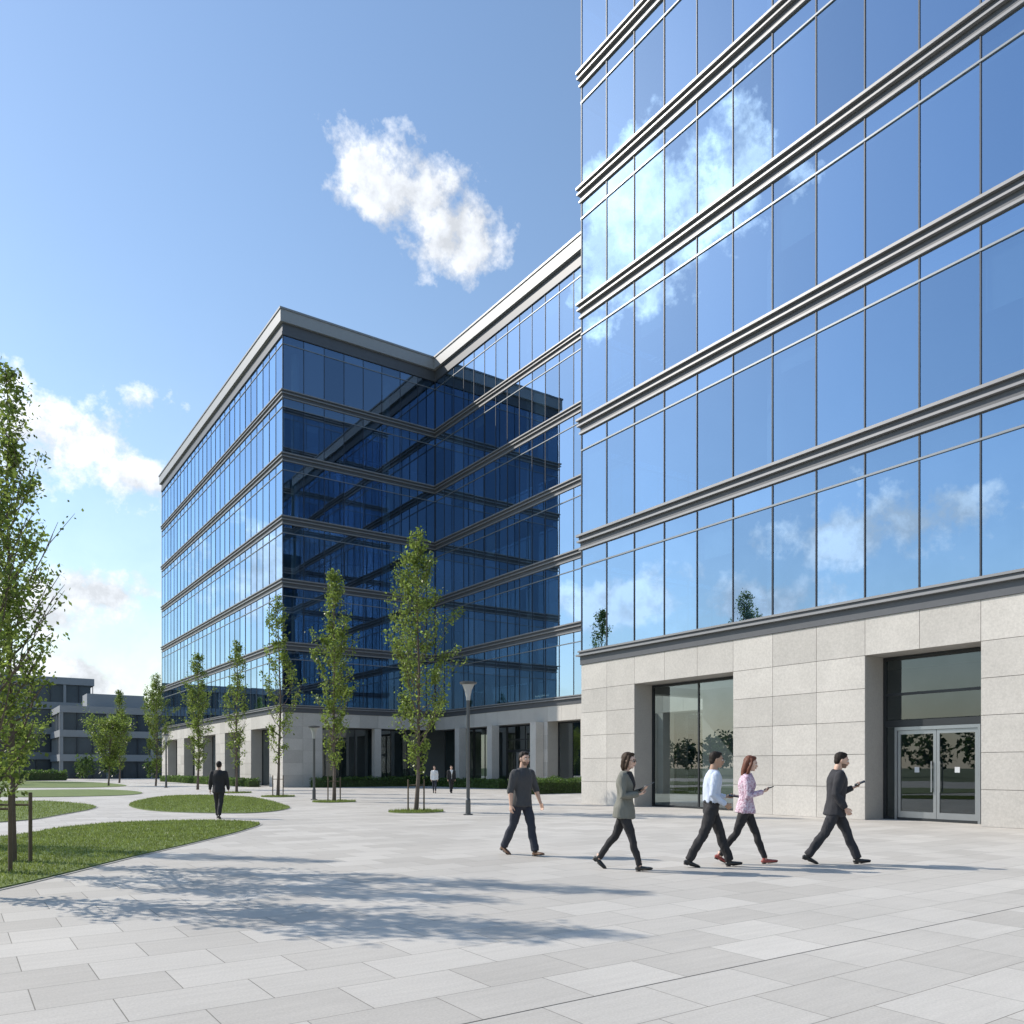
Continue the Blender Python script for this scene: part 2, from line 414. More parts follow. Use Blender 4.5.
G.obj('curtain_wall_glass',[M_glass,M_span,M_blind,M_glass_n],root); F.obj('mullions',[M_mull,M_trans],root)
L=Acc()
def both(e,z0,z1,mi):
    L.box(LX-e,XB2+e,LY-e,LYN+e,z0,z1,mi); L.box(WX-e,XB2+e-.002,YW0,LY-e,z0,z1,mi)
both(.04,6.0,6.36,1); both(.18,6.36,6.43,0); both(.07,6.43,6.53,1); both(.12,6.53,6.6,0)
for z in [q+5 for q in lev2[:-1]]:
    both(.0,z-.70,z-.66,1)
    for e,a0,a1,mi in PF: both(e,z+a0,z+a1,mi)
both(.10,35.9,36.15,1); both(.05,36.15,36.85,1)
both(.28,36.85,37.8,2); both(.35,37.8,37.95,0)
L.obj('horizontal_ledges',[M_ledge,M_ledge_d,M_fascia],root)
I=Acc()
interior(I,LX,XB2,LY,LYN,lev2,[(LX+1.6,LY+1.6+8.25*k) for k in range(6)]+[(LX+9.8,LY+1.6)])
interior(I,WX,XB2,YW0,LY-.5,lev2,[(WX+1.6,LY-4-8.25*k) for k in range(4)])
I.box(LX+6.5,LX+6.7,LY+5,LYN-1,0,5.9,0); I.box(LX+1.2,WX+4,LY+1.2,LY+5,.002,.02,0); I.box(LX+6.7,WX+8,LY+4.9,LY+5.1,0,5.9,0)
I.box(WX+6.5,WX+6.7,YW0,LY,0,5.9,0); I.box(WX+1.2,WX+6.5,YW0,LY,.002,.02,0)
I.obj('interior',[M_int,M_ceil,M_col],root)

# ---- distant low buildings
def lowblock(x0,x1,y0,y1,H,nf,seed):
    root=empty('concrete_office_building'); A=Acc(); fh=H/nf
    A.box(x0+.5,x1-.5,y0+.5,y1-.5,0,H-.5,1)
    for k in range(nf):
        z=k*fh
        A.box(x0,x1,y0,y1,z+fh*.72,z+fh,0)
        n=int((x1-x0)/2)
        for i in range(n+1):
            x=x0+.2+(x1-x0-.4)*i/n; w=.4 if i%3==0 else .08
            A.box(x-w/2,x+w/2,y0+.15,y0+.45,z,z+fh*.72-.01,0 if i%3==0 else 2)
        n=int((y1-y0)/3)
        for i in range(n+1):
            y=y0+.2+(y1-y0-.4)*i/n
            A.box(x0+.15,x0+.45,y-.1,y+.1,z,z+fh*.72-.01,0)
    A.box(x0+4,x0+12,y0+4,y0+9,H,H+2.2,0)
    A.obj('facade',[M_conc,M_dwin,M_mull],root)
lowblock(-34,19.7,150,172,16.3,4,1); lowblock(13,46,133,146,10.6,3,2); lowblock(-60,-38,120,160,13,4,3)

# ------------------------------------------------------------------ trees
def leaves_np(V,F,Mi,cent,size,rr,mi):
    n=len(cent)
    d=rr.normal(size=(n,3)); d/=np.linalg.norm(d,axis=1)[:,None]
    e=rr.normal(size=(n,3)); e-=d*(e*d).sum(1)[:,None]; e/=np.linalg.norm(e,axis=1)[:,None]
    s=size*rr.uniform(.6,1.35,size=(n,1))
    q=np.stack([cent-d*s*.5,cent+e*s*.34,cent+d*s*.6,cent-e*s*.34],1).reshape(-1,3)
    o=len(V); V.extend(map(tuple,q.tolist())); F.extend([(o+4*i,o+4*i+1,o+4*i+2,o+4*i+3) for i in range(n)]); Mi.extend([mi]*n)
def tree_mesh(name,H,W,base,nl,nleaf,leaf,seed,r0=.07,spread=.085,peak=.3,leafm=None,gap=.15):
    rr=np.random.RandomState(seed); A=Acc()
    N=9; wob=np.cumsum(rr.normal(0,.035,(N,2)),0); wob[0]=0
    tp=[(wob[i][0]*(i>0),wob[i][1]*(i>0),H*.97*i/(N-1)) for i in range(N)]
    loft(A,tp,[r0*1.25]+[r0*(1-.88*i/(N-1)) for i in range(1,N)],seg=8)
    def at(z):
        q=z/(H*.97)*(N-1); i=min(int(q),N-2); t=q-i
        return np.array(tp[i])*(1-t)+np.array(tp[i+1])*t
    anchors=[];wts=[]
    for i in range(nl):
        q=(i+.5)/nl; q=q**.9; h=base+(H*.95-base)*q
        pf=(min(1,(q/peak))**.6 if q<peak else max(0,1-(q-peak)/(1-peak))**.75)*.95+.07
        ln=W*pf*rr.uniform(.4,1.2); az=i*2.399+rr.normal(0,.4); up=ln*rr.uniform(.9,2.1)
        up=min(up,H-h)
        p0=at(h); D=np.array([math.cos(az),math.sin(az),0])
        pts=[p0+D*ln*t**.8+np.array([0,0,up*t**1.3])+rr.normal(0,.02,3)*(t>0) for t in (0,.3,.65,1)]
        rb_=.020*(1-q)+.006
        loft(A,[tuple(p) for p in pts],[rb_,rb_*.75,rb_*.5,rb_*.2],seg=5)
        w=rr.uniform(gap,1.7)
        for t in (.35,.5,.65,.8,.95,1.):
            k=t*3; j=min(int(k),2); anchors.append(pts[j]*(1-(k-j))+pts[j+1]*(k-j)); wts.append(w*(.4+t)*(.5+pf))
        for s in range(3):
            t=rr.uniform(.3,.9);k=t*3;j=min(int(k),2); b0=pts[j]*(1-(k-j))+pts[j+1]*(k-j)
            az2=az+rr.normal(0,1.1); l2=ln*.42*rr.uniform(.5,1.2)+.06
            e=b0+np.array([math.cos(az2)*l2,math.sin(az2)*l2,l2*rr.uniform(.5,1.8)])
            loft(A,[tuple(b0),tuple((b0+e)/2+rr.normal(0,.01,3)),tuple(e)],[rb_*.4,rb_*.3,rb_*.15],seg=4)
            for u in(.4,.75,1.): anchors.append(b0*(1-u)+e*u); wts.append(w*(.5+pf))
    anchors=np.array(anchors);wts=np.array(wts);wts/=wts.sum()
    idx=rr.choice(len(anchors),nleaf,p=wts)
    c=anchors[idx]+rr.normal(0,spread,(nleaf,3))
    leaves_np(A.v,A.f,A.m,c,leaf,rr,1)
    me=bpy.data.meshes.new(name); me.from_pydata(A.v,[],A.f); me.materials.append(M_bark); me.materials.append(leafm or M_leaf)
    me.polygons.foreach_set('material_index',A.m); me.update(); return me
def put(me,name,loc,rz=0,s=(1,1,1)):
    o=bpy.data.objects.new(name,me); o.location=loc; o.rotation_euler=(0,0,rz); o.scale=s; scene.collection.objects.link(o); return o
v1=tree_mesh('columnar_tree_a',10,1.2,1.2,80,8800,.095,3); v2=tree_mesh('columnar_tree_b',10,.95,1.3,70,6200,.105,5)
v3=tree_mesh('columnar_tree_c',10,.95,1.4,55,3000,.11,9)
put(v1,'columnar_tree',(13.5,25.4,0),.4,(1,1,1.03))
put(v2,'columnar_tree',(14.4,35.0,0),1.2,(1.05,1.05,1.1))
put(v3,'columnar_tree',(14.5,43.0,0),2.,(1.1,1.1,1.12))
put(v3,'columnar_tree',(14.6,51.0,0),4.,(1.1,1.1,.98))
put(v2,'columnar_tree',(14.6,60.6,0),5.,(1.15,1.15,1.02))
put(v1,'columnar_tree',(14.6,75.0,0),1.,(1.1,1.1,1.0))
put(v2,'columnar_tree',(14.4,92.0,0),1.,(1.2,1.2,1.))
rt=tree_mesh('round_tree',5.6,1.9,1.5,60,5000,.16,21,peak=.4,spread=.2,leafm=M_leaf)
put(rt,'round_tree',(11.2,77.,0)); put(rt,'round_tree',(6,100,0),2,(1.2,1.2,1.1)); put(rt,'round_tree',(-1,92,0),1,(1.2,1.2,1.2))
n1=tree_mesh('young_tree_a',8.3,.72,1.1,75,6000,.072,31,r0=.045,spread=.07,peak=.3,gap=.03)
n2=tree_mesh('young_tree_b',6.2,.85,1.0,60,5000,.075,33,r0=.04,spread=.085,peak=.35,gap=.03)
put(n1,'young_tree',(.85,15.5,.03)); put(n2,'young_tree',(.50,14.15,.03),1.)
put(n2,'young_tree',(-.35,12.3,.03),3.,(1.15,1.15,1.1)); put(n1,'young_tree',(-1.3,20.9,.03),2.)
M_stake=mat('stake_wood',(.12,.09,.06),rough=.9,var=.2)
for (x,y) in [(.85,15.5),(.50,14.15),(13.5,25.4),(14.4,35.0),(14.5,43.)]:
    A=Acc()
    for dx in(-.28,.28):
        loft(A,[(x+dx*.82,y-dx*.57,-.05),(x+dx*.82,y-dx*.57,1.15)],[.03,.028],seg=8,cap=.1)
    loft(A,[(x-.24,y+.16,.95),(x+.24,y-.16,.95)],[.018,.018],side=(0,0,1),seg=6,cap=.1)
    A.obj('tree_stakes',[M_stake])

def treemass(x0,x1,y0,y1,n,hmin,hmax,seed,leaf=.9,per=260):
    rr=np.random.RandomState(seed); V=[];F=[];Mi=[]
    for i in range(n):
        x=rr.uniform(x0,x1);y=rr.uniform(y0,y1);h=rr.uniform(hmin,hmax);r=h*rr.uniform(.3,.42)
        d=rr.normal(size=(per,3)); d/=np.linalg.norm(d,axis=1)[:,None]
        d*=rr.uniform(.55,1.0,(per,1)); c=np.array([x,y,h*.58])+d*np.array([r,r,h*.42])+rr.normal(0,.3,(per,3))
        leaves_np(V,F,Mi,c,leaf,rr,0)
    me=bpy.data.meshes.new('tree_line'); me.from_pydata(V,[],F); me.materials.append(M_leaf2); me.update()
    o=bpy.data.objects.new('tree_line',me); scene.collection.objects.link(o)
treemass(-60,60,185,210,70,12,19.5,1); treemass(-100,-70,-40,160,90,7,11,2,per=200); treemass(-60,40,112,128,14,2.,4,3,leaf=.4)
treemass(21,38,150.,165,16,13,16.5,8,per=700,leaf=.7)
def hedge(x0,x1,y0,y1,h,n,seed,size=.07):
    rr=np.random.RandomState(seed); V=[];F=[];Mi=[]
    c=np.stack([rr.uniform(x0,x1,n),rr.uniform(y0,y1,n),rr.uniform(0.02,1,n)**.8*h],1)
    bumpz=np.array([noise.noise(Vector((p[0]*1.3,p[1]*1.3,0))) for p in c])
    c[:,2]*=1+.25*bumpz
    leaves_np(V,F,Mi,c,size,rr,0)
    me=bpy.data.meshes.new('hedge'); me.from_pydata(V,[],F); me.materials.append(M_hedge); me.update()
    o=bpy.data.objects.new('hedge',me); scene.collection.objects.link(o)
    A=Acc(); A.box(x0+.12,x1-.12,y0+.12,y1-.12,0,h*.7); A.obj('hedge_core',[M_leaf2],o)
hedge(27.2,32.5,38.6,39.8,.95,9000,1,.09); hedge(23.5,34.5,61.2,62.3,.8,9000,2,.1); hedge(33.4,34.4,50,60,.7,7000,3,.1)
hedge(19.8,20.9,66,100,.7,9000,4,.12); hedge(-8,12,114,115.5,1.3,6000,5,.2)

# ------------------------------------------------------------------ street lamps
M_pole=mat('lamp_post_metal',(.10,.105,.11),rough=.4,metal=.6,var=.05); M_lens=mat('lamp_lens',(.40,.40,.39),rough=.3)
def lamp(x,y,h):
    A=Acc()
    lathe(A,[(.16,0),(.16,.03),(.085,.05),(.08,.5),(.06,.55),(.055,h-.75),(.06,h-.62)],16,0)
    lathe(A,[(.065,h-.62),(.075,h-.5),(.12,h-.28),(.20,h-.1)],20,1)
    lathe(A,[(.205,h-.1),(.28,h-.07),(.285,h-.02),(.20,h),(.02,h+.02)],20,0)
    o=A.obj('street_lamp',[M_pole,M_lens],smooth=False); o.location=(x,y,0)
lamp(14.05,22.8,4.4); lamp(14.6,38.0,3.6)
lamp(14.0,68,4.2)

# ------------------------------------------------------------------ people
def remesh(acc,voxel,smooth=3,amp=0.,freq=14.,stretch=(1,1,.5),seed=0.):
    me=bpy.data.meshes.new('t'); me.from_pydata(acc.v,[],acc.f); me.update()
    o=bpy.data.objects.new('t',me); scene.collection.objects.link(o)
    m=o.modifiers.new('r','REMESH'); m.mode='VOXEL'; m.voxel_size=voxel
    s=o.modifiers.new('s','SMOOTH'); s.factor=.5; s.iterations=smooth
    dg=bpy.context.evaluated_depsgraph_get(); ev=o.evaluated_get(dg); e=bpy.data.meshes.new_from_object(ev)
    vs=[v.co.copy() for v in e.vertices]; ns=[v.normal.copy() for v in e.vertices]
    if amp:
        for i,v in enumerate(vs):
            q=Vector((v.x*freq*stretch[0]+seed,v.y*freq*stretch[1],v.z*freq*stretch[2]))
            k=noise.noise(q)+.8*(.5-abs(noise.noise(q*1.9+Vector((0,0,v.x*14)))))
            vs[i]=v+ns[i]*amp*k
    fs=[tuple(p.vertices) for p in e.polygons]
    bpy.data.objects.remove(o); bpy.data.meshes.remove(me); bpy.data.meshes.remove(e)
    return vs,fs

def hand(acc,wr,d,pn,right,curl=25,s=1.):
    d=Vector(d).normalized(); pn=Vector(pn); pn=(pn-d*pn.dot(d)).normalized()
    ts=d.cross(pn)*(1 if right else -1)
    wr=Vector(wr)
    loft(acc,[wr-d*.05*s,wr,wr+d*.03*s,wr+d*.065*s,wr+d*.092*s],[(.024*s,.019*s),(.026*s,.018*s),(.034*s,.016*s),(.040*s,.0145*s),(.038*s,.012*s)],side=ts,seg=12)
    for off,ln,c in((.029,.070,1.),(.010,.078,1.05),(-.010,.072,1.15),(-.028,.056,1.3)):
        p=wr+d*.085*s+ts*off*s; pts=[p-d*.012*s,p]; ang=0; dirn=(d+ts*off*1.6).normalized()
        for seg_,l in enumerate((.42,.32,.26)):
            ang+=R(curl*c*(.7 if seg_==0 else 1.1))
            q=pts[-1]+(dirn*math.cos(ang)+pn*math.sin(ang))*ln*l*s; pts.append(q)
        loft(acc,pts,[.0095*s,.0095*s,.0088*s,.008*s,.0065*s],side=ts,seg=8,cap=.8)
    p=wr+d*.022*s+ts*.024*s
    pts=[p-ts*.01*s,p,p+(d*.62+ts*.6+pn*.3)*.04*s]; pts.append(pts[-1]+(d*.85+ts*.15+pn*.45).normalized()*.032*s); pts.append(pts[-1]+(d*.85-ts*.05+pn*.5).normalized()*.024*s)
    loft(acc,pts,[.014*s,.0135*s,.0115*s,.0105*s,.008*s],side=pn,seg=8,cap=.8)
    return d,pn,ts

def person(name,loc,yaw,scale,P,hi=True):
    fem=P.get('female',False); mats=P['mats']
    out=Acc(); vox=.011 if hi else .02
    def flush(acc,mi,voxel=None,amp=0.,smooth=3,fn=None,**k):
        if not acc.v: return
        vs,fs=remesh(acc,voxel or vox,smooth,amp,**k)
        if fn:
            mm=[]
            for f in fs:
                c=sum((vs[i] for i in f),Vector())/len(f); mm.append(fn(c,mi))
            out.add(vs,fs,mm)
        else: out.add(vs,fs,mi)
    fs_,af,bf,ar,br=P['legs']
    foot=[(-.06,-.085),(.10,-.085),(.175,-.08)]
    def low(p): return min(x*math.sin(p)+z*math.cos(p) for x,z in foot)
    def chain(s,a,b):
        hp=Vector((0,s*.088,0)); kn=hp+Vector((math.sin(a),s*-.02,-math.cos(a)))*.43
        an=kn+Vector((math.sin(a-b),s*-.03,-math.cos(a-b)))*.415; return [hp,kn,an]
    cf=chain(fs_,R(af),R(bf)); cr=chain(-fs_,R(ar),R(br)); pf=R(P.get('fpitch',9))
    hz=-(cf[2].z+low(pf))
    best=min((abs(hz+cr[2].z+low(R(-q))),-R(q)) for q in range(0,65)); pr=best[1]
    for c in(cf,cr):
        for v in c: v.z+=hz
    lean=R(P.get('lean',3))
    sp=lambda h,y=0,x=0:Vector((h*math.sin(lean)+x*math.cos(lean),y,hz+h*math.cos(lean)-x*math.sin(lean)))
    A=Acc()
    if fem: loft(A,[sp(-.10),sp(-.03),sp(.04),sp(.12),sp(.17)],[(.13,.10),(.163,.112),(.160,.110),(.135,.096),(.122,.09)])
    else: loft(A,[sp(-.10),sp(-.03),sp(.04),sp(.10),sp(.14)],[(.13,.105),(.163,.118),(.160,.114),(.155,.108),(.145,.10)])
    lr=[.088,.087,.074,.056,.056,.048,.041] if fem else [.092,.092,.084,.068,.070,.064,.064]
    for c in(cf,cr):
        h,k,a=c; back=Vector((-.012,0,0))
        loft(A,[h+Vector((0,0,.0)),h.lerp(k,.15),h.lerp(k,.55),k,k.lerp(a,.32)+back,k.lerp(a,.7),a+Vector((0,0,-.005))],lr,seg=14,cap=.15)
    flush(A,1,amp=.012,freq=11,stretch=(1,1,.8),seed=P['seed'])
    for c,p in((cf,pf),(cr,pr)):
        A=Acc(); an=c[2]
        def fp(x,z): return an+Vector((x*math.cos(p)-z*math.sin(p),0,x*math.sin(p)+z*math.cos(p)))
        prof=[(-.062,.022,.026),(-.045,.032,.035),(0,.035,.036),(.06,.040,.030),(.11,.044,.024),(.155,.037,.019),(.185,.022,.012)]
        loft(A,[fp(x,-.083+h) for x,w,h in prof],[(w,h) for x,w,h in prof],seg=12)
        loft(A,[fp(-.015,-.06),fp(-.01,-.02),fp(-.005,.01)],[.036,.036,.037],seg=12)
        flush(A,4,voxel=.008 if hi else .015,smooth=2)
        ax=Vector((math.cos(p),0,math.sin(p))); az=Vector((-math.sin(p),0,math.cos(p)))
        obox(out,fp(.1,-.082),ax,Vector((0,1,0)),az,.07,.036,.006,8); obox(out,fp(-.03,-.078),ax,Vector((0,1,0)),az,.03,.029,.010,8)
        loft(out,[an+Vector((0,0,-.03)),an+Vector((0,0,.05))],[.034,.036],seg=10,mi=2 if fem else 8)
    A=Acc(); style=P['style']; hem={'tucked':.07,'shirt':-.07,'jacket':-.13}[style]; g={'tucked':0.004,'shirt':.012,'jacket':.018}[style]
    if fem: prof=[(hem,.178 if hem<0 else .14,.150 if hem<0 else .105),(.02,.170,.130),(.12,.140,.104),(.20,.128,.095),(.28,.138,.104),(.36,.152,.124),(.43,.155,.112),(.49,.140,.088),(.53,.105,.070),(.555,.065,.058)]
    else: prof=[(hem,.178 if hem<0 else .158,.148 if hem<0 else .112),(.03,.168,.128),(.12,.158,.115),(.20,.158,.115),(.28,.170,.122),(.36,.183,.128),(.44,.185,.120),(.495,.160,.096),(.535,.115,.076),(.565,.070,.062)]
    prof=[q for i,q in enumerate(prof) if i==0 or q[0]>hem+.03]
    loft(A,[sp(h) for h,_,_ in prof],[(w+g,d+g) for _,w,d in prof],seg=20,cap=.1)
    sw=.160 if fem else .186; k=.88 if fem else 1.06
    ends=[]
    for s,key in((1,'L'),(-1,'R')):
        ud,fd,pn,cu=P[key]; ud=Vector(ud).normalized(); fd=Vector(fd).normalized()
        sh=sp(.475,s*sw); el=sh+ud*.285; wr=el+fd*.25
        r0_=.058*k+g
        ell(A,sh,(r0_,r0_,r0_)); ell(A,sp(.48,s*sw*.62),(.062,.085,.040+g*.5),M=Matrix.Rotation(s*-.28,3,'X'))
        rs=[r0_,.058*k+g,.052*k+g*.7,.046*k+g*.6,.042*k+g*.6]
        if P.get('rolled'):
            loft(A,[sh,sh.lerp(el,.25),sh.lerp(el,.6),el,el.lerp(wr,.22)],[rs[0],rs[1],rs[2],rs[3],.050],seg=12,cap=.1)
        else:
            loft(A,[sh,sh.lerp(el,.25),sh.lerp(el,.6),el,el.lerp(wr,.45),wr-fd*.005],[rs[0],rs[1],rs[2],rs[3],rs[4],.033*k+g*.5],seg=12,cap=.1)
        ends.append((s,el,wr,fd,pn,cu))
    def topfn(c,mi):
        h=(c.z-hz)
        if style=='jacket':
            x=c.x-h*math.sin(lean)
            if x>.04 and abs(c.y)<max(.006,(h-P.get('vee',.22))*.30) and h>.0 and h<.6: return 5
        return mi
    flush(A,0,amp=.013,freq=10,fn=topfn,seed=P['seed']+5)
    for s in(1,-1):
        loft(out,[sp(.54,0,-.055),sp(.547,s*.05,-.03),sp(.545,s*.055,.02),sp(.52,s*.02,.068)],[(.010,.02),(.010,.022),(.010,.02),(.008,.012)],side=(0,1,0),seg=8,mi=5 if style=='jacket' else 0)
    if style=='tucked':
        loft(out,[sp(.072),sp(.105)],[(.166,.122),(.163,.119)] if not fem else [(.158,.113),(.152,.11)],seg=24,mi=9,cap=0.)
    if style=='jacket' and not fem:
        for s in(1,-1):
            loft(out,[sp(.53,s*.05,.055),sp(.42,s*.055,.132),sp(.30,s*.022,.142)],[(.006,.005),(.022,.006),(.004,.004)],side=(0,1,0),seg=8,mi=0)
    A=Acc()
    for s,el,wr,fd,pn,cu in ends:
        if P.get('rolled'): loft(A,[el,el.lerp(wr,.3),el.lerp(wr,.7),wr],[.038,.041,.032,.026],seg=12)
        else: loft(A,[wr-fd*.06,wr],[.025*k,.024*k],seg=10)
        fr=hand(A,wr,fd,pn,s<0,cu,.95 if not fem else .87)
        dv=P.get('dev'+('L' if s>0 else 'R'))
        if dv:
            d,p_,ts=fr; hx,hy,hzz=dv
            obox(out,wr+d*(.085+hx*.35)+p_*(.024+hzz),d,ts,p_,hx,hy,hzz,6)
    flush(A,2,voxel=.0055 if hi else .012,smooth=1)
    Hc=sp(.718,0,.018); HR=Matrix.Rotation(R(P.get('hyaw',0)),3,'Z')@Matrix.Rotation(R(P.get('hpitch',3)),3,'Y')
    piv=sp(.60)
    A=Acc()
    ell(A,(0,0,.010),(.094,.073,.100)); ell(A,(.028,0,-.052),(.062,.054,.062)); ell(A,(.062,0,-.088),(.026,.028,.022))
    ell(A,(.058,.03,-.025),(.03,.028,.03)); ell(A,(.058,-.03,-.025),(.03,.028,.03)); ell(A,(.072,0,.036),(.022,.05,.014))
    loft(A,[(.088,0,.012),(.104,0,-.012),(.110,0,-.030),(.094,0,-.036)],[.009,.010,.014,.012],seg=8)
    ell(A,(.088,0,-.060),(.013,.024,.011))
    for s in(1,-1): ell(A,(-.002,s*.077,-.008),(.018,.009,.031),M=Matrix.Rotation(s*-.35,3,'Z'))
    vs,fs=remesh(A,.0065 if hi else .012,1)
    mm=[]
    for f in fs:
        c=sum((vs[i] for i in f),Vector())/len(f); m_=2
        if P.get('beard') and c.z<-.045 and c.x>.0 and abs(c.y)<.07 and not(c.x>.085 and -.068<c.z<-.052): m_=11
        # scalp under the hair takes the hair colour, down to the hairline
        if c.z>.052 and c.x<.080 and (c.z>.070 or c.x<.05): m_=3
        if c.x<-.035 and c.z>-.06: m_=3
        mm.append(m_)
    H=Acc(); H.add(vs,fs,mm)
    for s in(1,-1):
        ell(H,(.083,s*.031,.004),(.011,.014,.009),7,su=8,sv=6); ell(H,(.0905,s*.031,.004),(.005,.006,.006),8,su=8,sv=5)
        loft(H,[(.094,s*.014,.024),(.094,s*.032,.030),(.082,s*.05,.024)],[.0035,.0045,.003],side=(0,0,1),seg=6,mi=3)
    loft(H,[(.097,-.023,-.061),(.1025,0,-.060),(.097,.023,-.061)],[.003,.0055,.003],side=(0,0,1),seg=6,mi=10)
    B=Acc()
    ell(B,(-.024,0,.036),(.094,.081,.094)); ell(B,(-.05,0,-.015),(.06,.070,.062))
    ell(B,(.020,.012,.098),(.052,.054,.026))
    if P.get('hair')=='long':
        loft(B,[(-.03,0,.06),(-.055,0,-.02),(-.07,0,-.12),(-.075,0,-.20),(-.07,0,-.26)],[(.085,.07),(.092,.06),(.088,.05),(.075,.035),(.05,.015)],seg=14)
        for s in(1,-1): loft(B,[(.01,s*.06,.075),(.02,s*.083,0),(-.005,s*.09,-.09),(-.01,s*.085,-.18),(.0,s*.075,-.24)],[.024,.022,.026,.024,.01],seg=8)
    elif P.get('hair')=='bob':
        loft(B,[(-.03,0,.06),(-.045,0,-.02),(-.055,0,-.10),(-.05,0,-.15)],[(.085,.07),(.092,.065),(.088,.055),(.07,.03)],seg=14)
        for s in(1,-1): loft(B,[(.02,s*.06,.07),(.02,s*.083,0),(.005,s*.086,-.09),(.0,s*.075,-.13)],[.022,.02,.024,.012],seg=8)
    vs,fs=remesh(B,.008,1,amp=.006,freq=30,stretch=(1,1,.25),seed=P['seed']); H.add(vs,fs,3)
    if P.get('glasses'):
        for s in(1,-1):
            ell(H,(.100,s*.031,.002),(.004,.024,.018),8,su=12,sv=6); loft(H,[(.098,s*.052,.006),(.02,s*.08,.008)],[.003,.003],seg=5,mi=8)
        loft(H,[(.104,-.01,.006),(.104,.01,.006)],[.003,.003],side=(0,0,1),seg=5,mi=8)
    for i,v in enumerate(H.v):
        H.v[i]=tuple(piv+HR@(Vector(v)+Hc-piv))
    out.add(H.v,H.f,H.m)
    nr=.050 if fem else .058
    A=Acc(); q=piv+HR@(Hc+Vector((-.012,0,-.03))-piv)
    loft(A,[sp(.48),sp(.545,0,-.005),sp(.60,0,.0),q],[nr*1.3,nr*1.08,nr,nr*.95],seg=14)
    flush(A,2,smooth=2)
    o=out.obj(name,mats,smooth=True); o.location=loc; o.rotation_euler=(0,0,R(yaw)); o.scale=(scale,)*3
    return o
def cl(name,c,**k): 
    k.setdefault('rough',.85); k.setdefault('var',.12); k.setdefault('scale',8); return mat(name,c,**k)
skinA=cl('skin_a',(.60,.38,.28),rough=.5,var=.05); skinB=cl('skin_b',(.66,.44,.34),rough=.5,var=.05); skinC=cl('skin_c',(.40,.24,.16),rough=.5,var=.05)
black=cl('black_cloth',(.022,.021,.023)); navy=cl('navy_cloth',(.026,.030,.045)); char=cl('charcoal_shirt',(.055,.056,.06)); suit=cl('suit_navy',(.028,.028,.033))
blue=cl('light_blue_shirt',(.52,.58,.70)); olive=cl('grey_jacket',(.17,.17,.145)); white=cl('white_cloth',(.72,.72,.72)); brown=cl('brown_leather',(.12,.06,.03),rough=.45)
blk_lea=cl('black_leather',(.015,.015,.015),rough=.35); hairD=cl('dark_hair',(.022,.016,.013),rough=.65,spec=.2); hairR=cl('auburn_hair',(.14,.05,.028),rough=.6,spec=.3); hairB=cl('brown_hair',(.05,.032,.02),rough=.65,spec=.2)
eye=cl('eye_white',(.7,.7,.7),rough=.3); drk=cl('dark_detail',(.015,.012,.012),rough=.4); devm=cl('device_screen',(.03,.035,.04),rough=.15); tab=cl('tablet_shell',(.10,.11,.12),rough=.3); lip=cl('lips',(.40,.15,.12),rough=.4); redshoe=cl('red_shoe',(.28,.06,.05),rough=.4); beard=cl('beard_hair',(.20,.12,.085))
def floral():
    m,t,out=nt('patterned_blouse'); p=t.nodes.new('ShaderNodeBsdfPrincipled'); t.links.new(p.outputs[0],out.inputs[0])
    cr=t.nodes.new('ShaderNodeValToRGB'); cr.color_ramp.elements[0].position=.40; cr.color_ramp.elements[0].color=(.42,.24,.32,1); cr.color_ramp.elements[1].position=.56; cr.color_ramp.elements[1].color=(.66,.56,.64,1)
    t.links.new(noisef(t,34,3),cr.inputs[0]); t.links.new(cr.outputs[0],p.inputs['Base Color']); p.inputs['Roughness'].default_value=.8; return m
flo=floral()
def M(top,tr,sk,ha,sh,inn=None,dev=None,belt=None): return [top,tr,sk,ha,sh,inn or white,dev or devm,eye,drk,belt or blk_lea,lip,beard]
person('walking_man',(8.34,11.72,0),-80,1.06,dict(seed=1,mats=M(char,navy,skinA,hairD,brown),legs=(1,20,6,-18,14),lean=3,style='shirt',rolled=True,beard=True,
  L=((.05,.38,-.95),(.30,.12,-.85),(0,-1,.1),22),R=((-.15,-.22,-1),(.12,-.10,-1),(0,1,0),22),hpitch=4,hyaw=-8))
person('walking_woman',(8.41,9.14,0),-58,1.03,dict(seed=2,female=True,mats=M(olive,black,skinB,hairB,blk_lea,inn=black,dev=tab),legs=(-1,19,4,-21,16),lean=3,style='jacket',vee=.12,hair='bob',glasses=True,
  L=((.12,.14,-1),(.70,-.50,.30),(0,-.35,1),28),R=((.05,-.22,-1),(.70,.55,.10),(0,.35,1),28),devL=(.11,.075,.005),hpitch=8,hyaw=-5))
person('walking_man',(9.80,8.66,0),-36,1.05,dict(seed=3,mats=M(blue,black,skinC,hairD,blk_lea),legs=(1,22,4,-18,12),lean=4,style='tucked',
  L=((-.05,.1,-1),(.75,-.12,-.1),(0,-.4,1),35),R=((-.22,-.1,-1),(.62,.15,-.45),(0,1,.4),40),devL=(.075,.038,.005),hpitch=6,hyaw=-8))
person('walking_woman',(10.57,8.62,0),-48,1.02,dict(seed=4,female=True,mats=M(flo,black,skinB,hairR,redshoe),legs=(1,23,4,-20,16),lean=3,style='shirt',hair='long',
  L=((.12,.1,-1),(.75,-.35,.25),(0,-.3,1),32),R=((.0,-.14,-1),(.80,.25,.25),(0,.3,1),35),devR=(.075,.038,.005),hpitch=12,hyaw=-5))
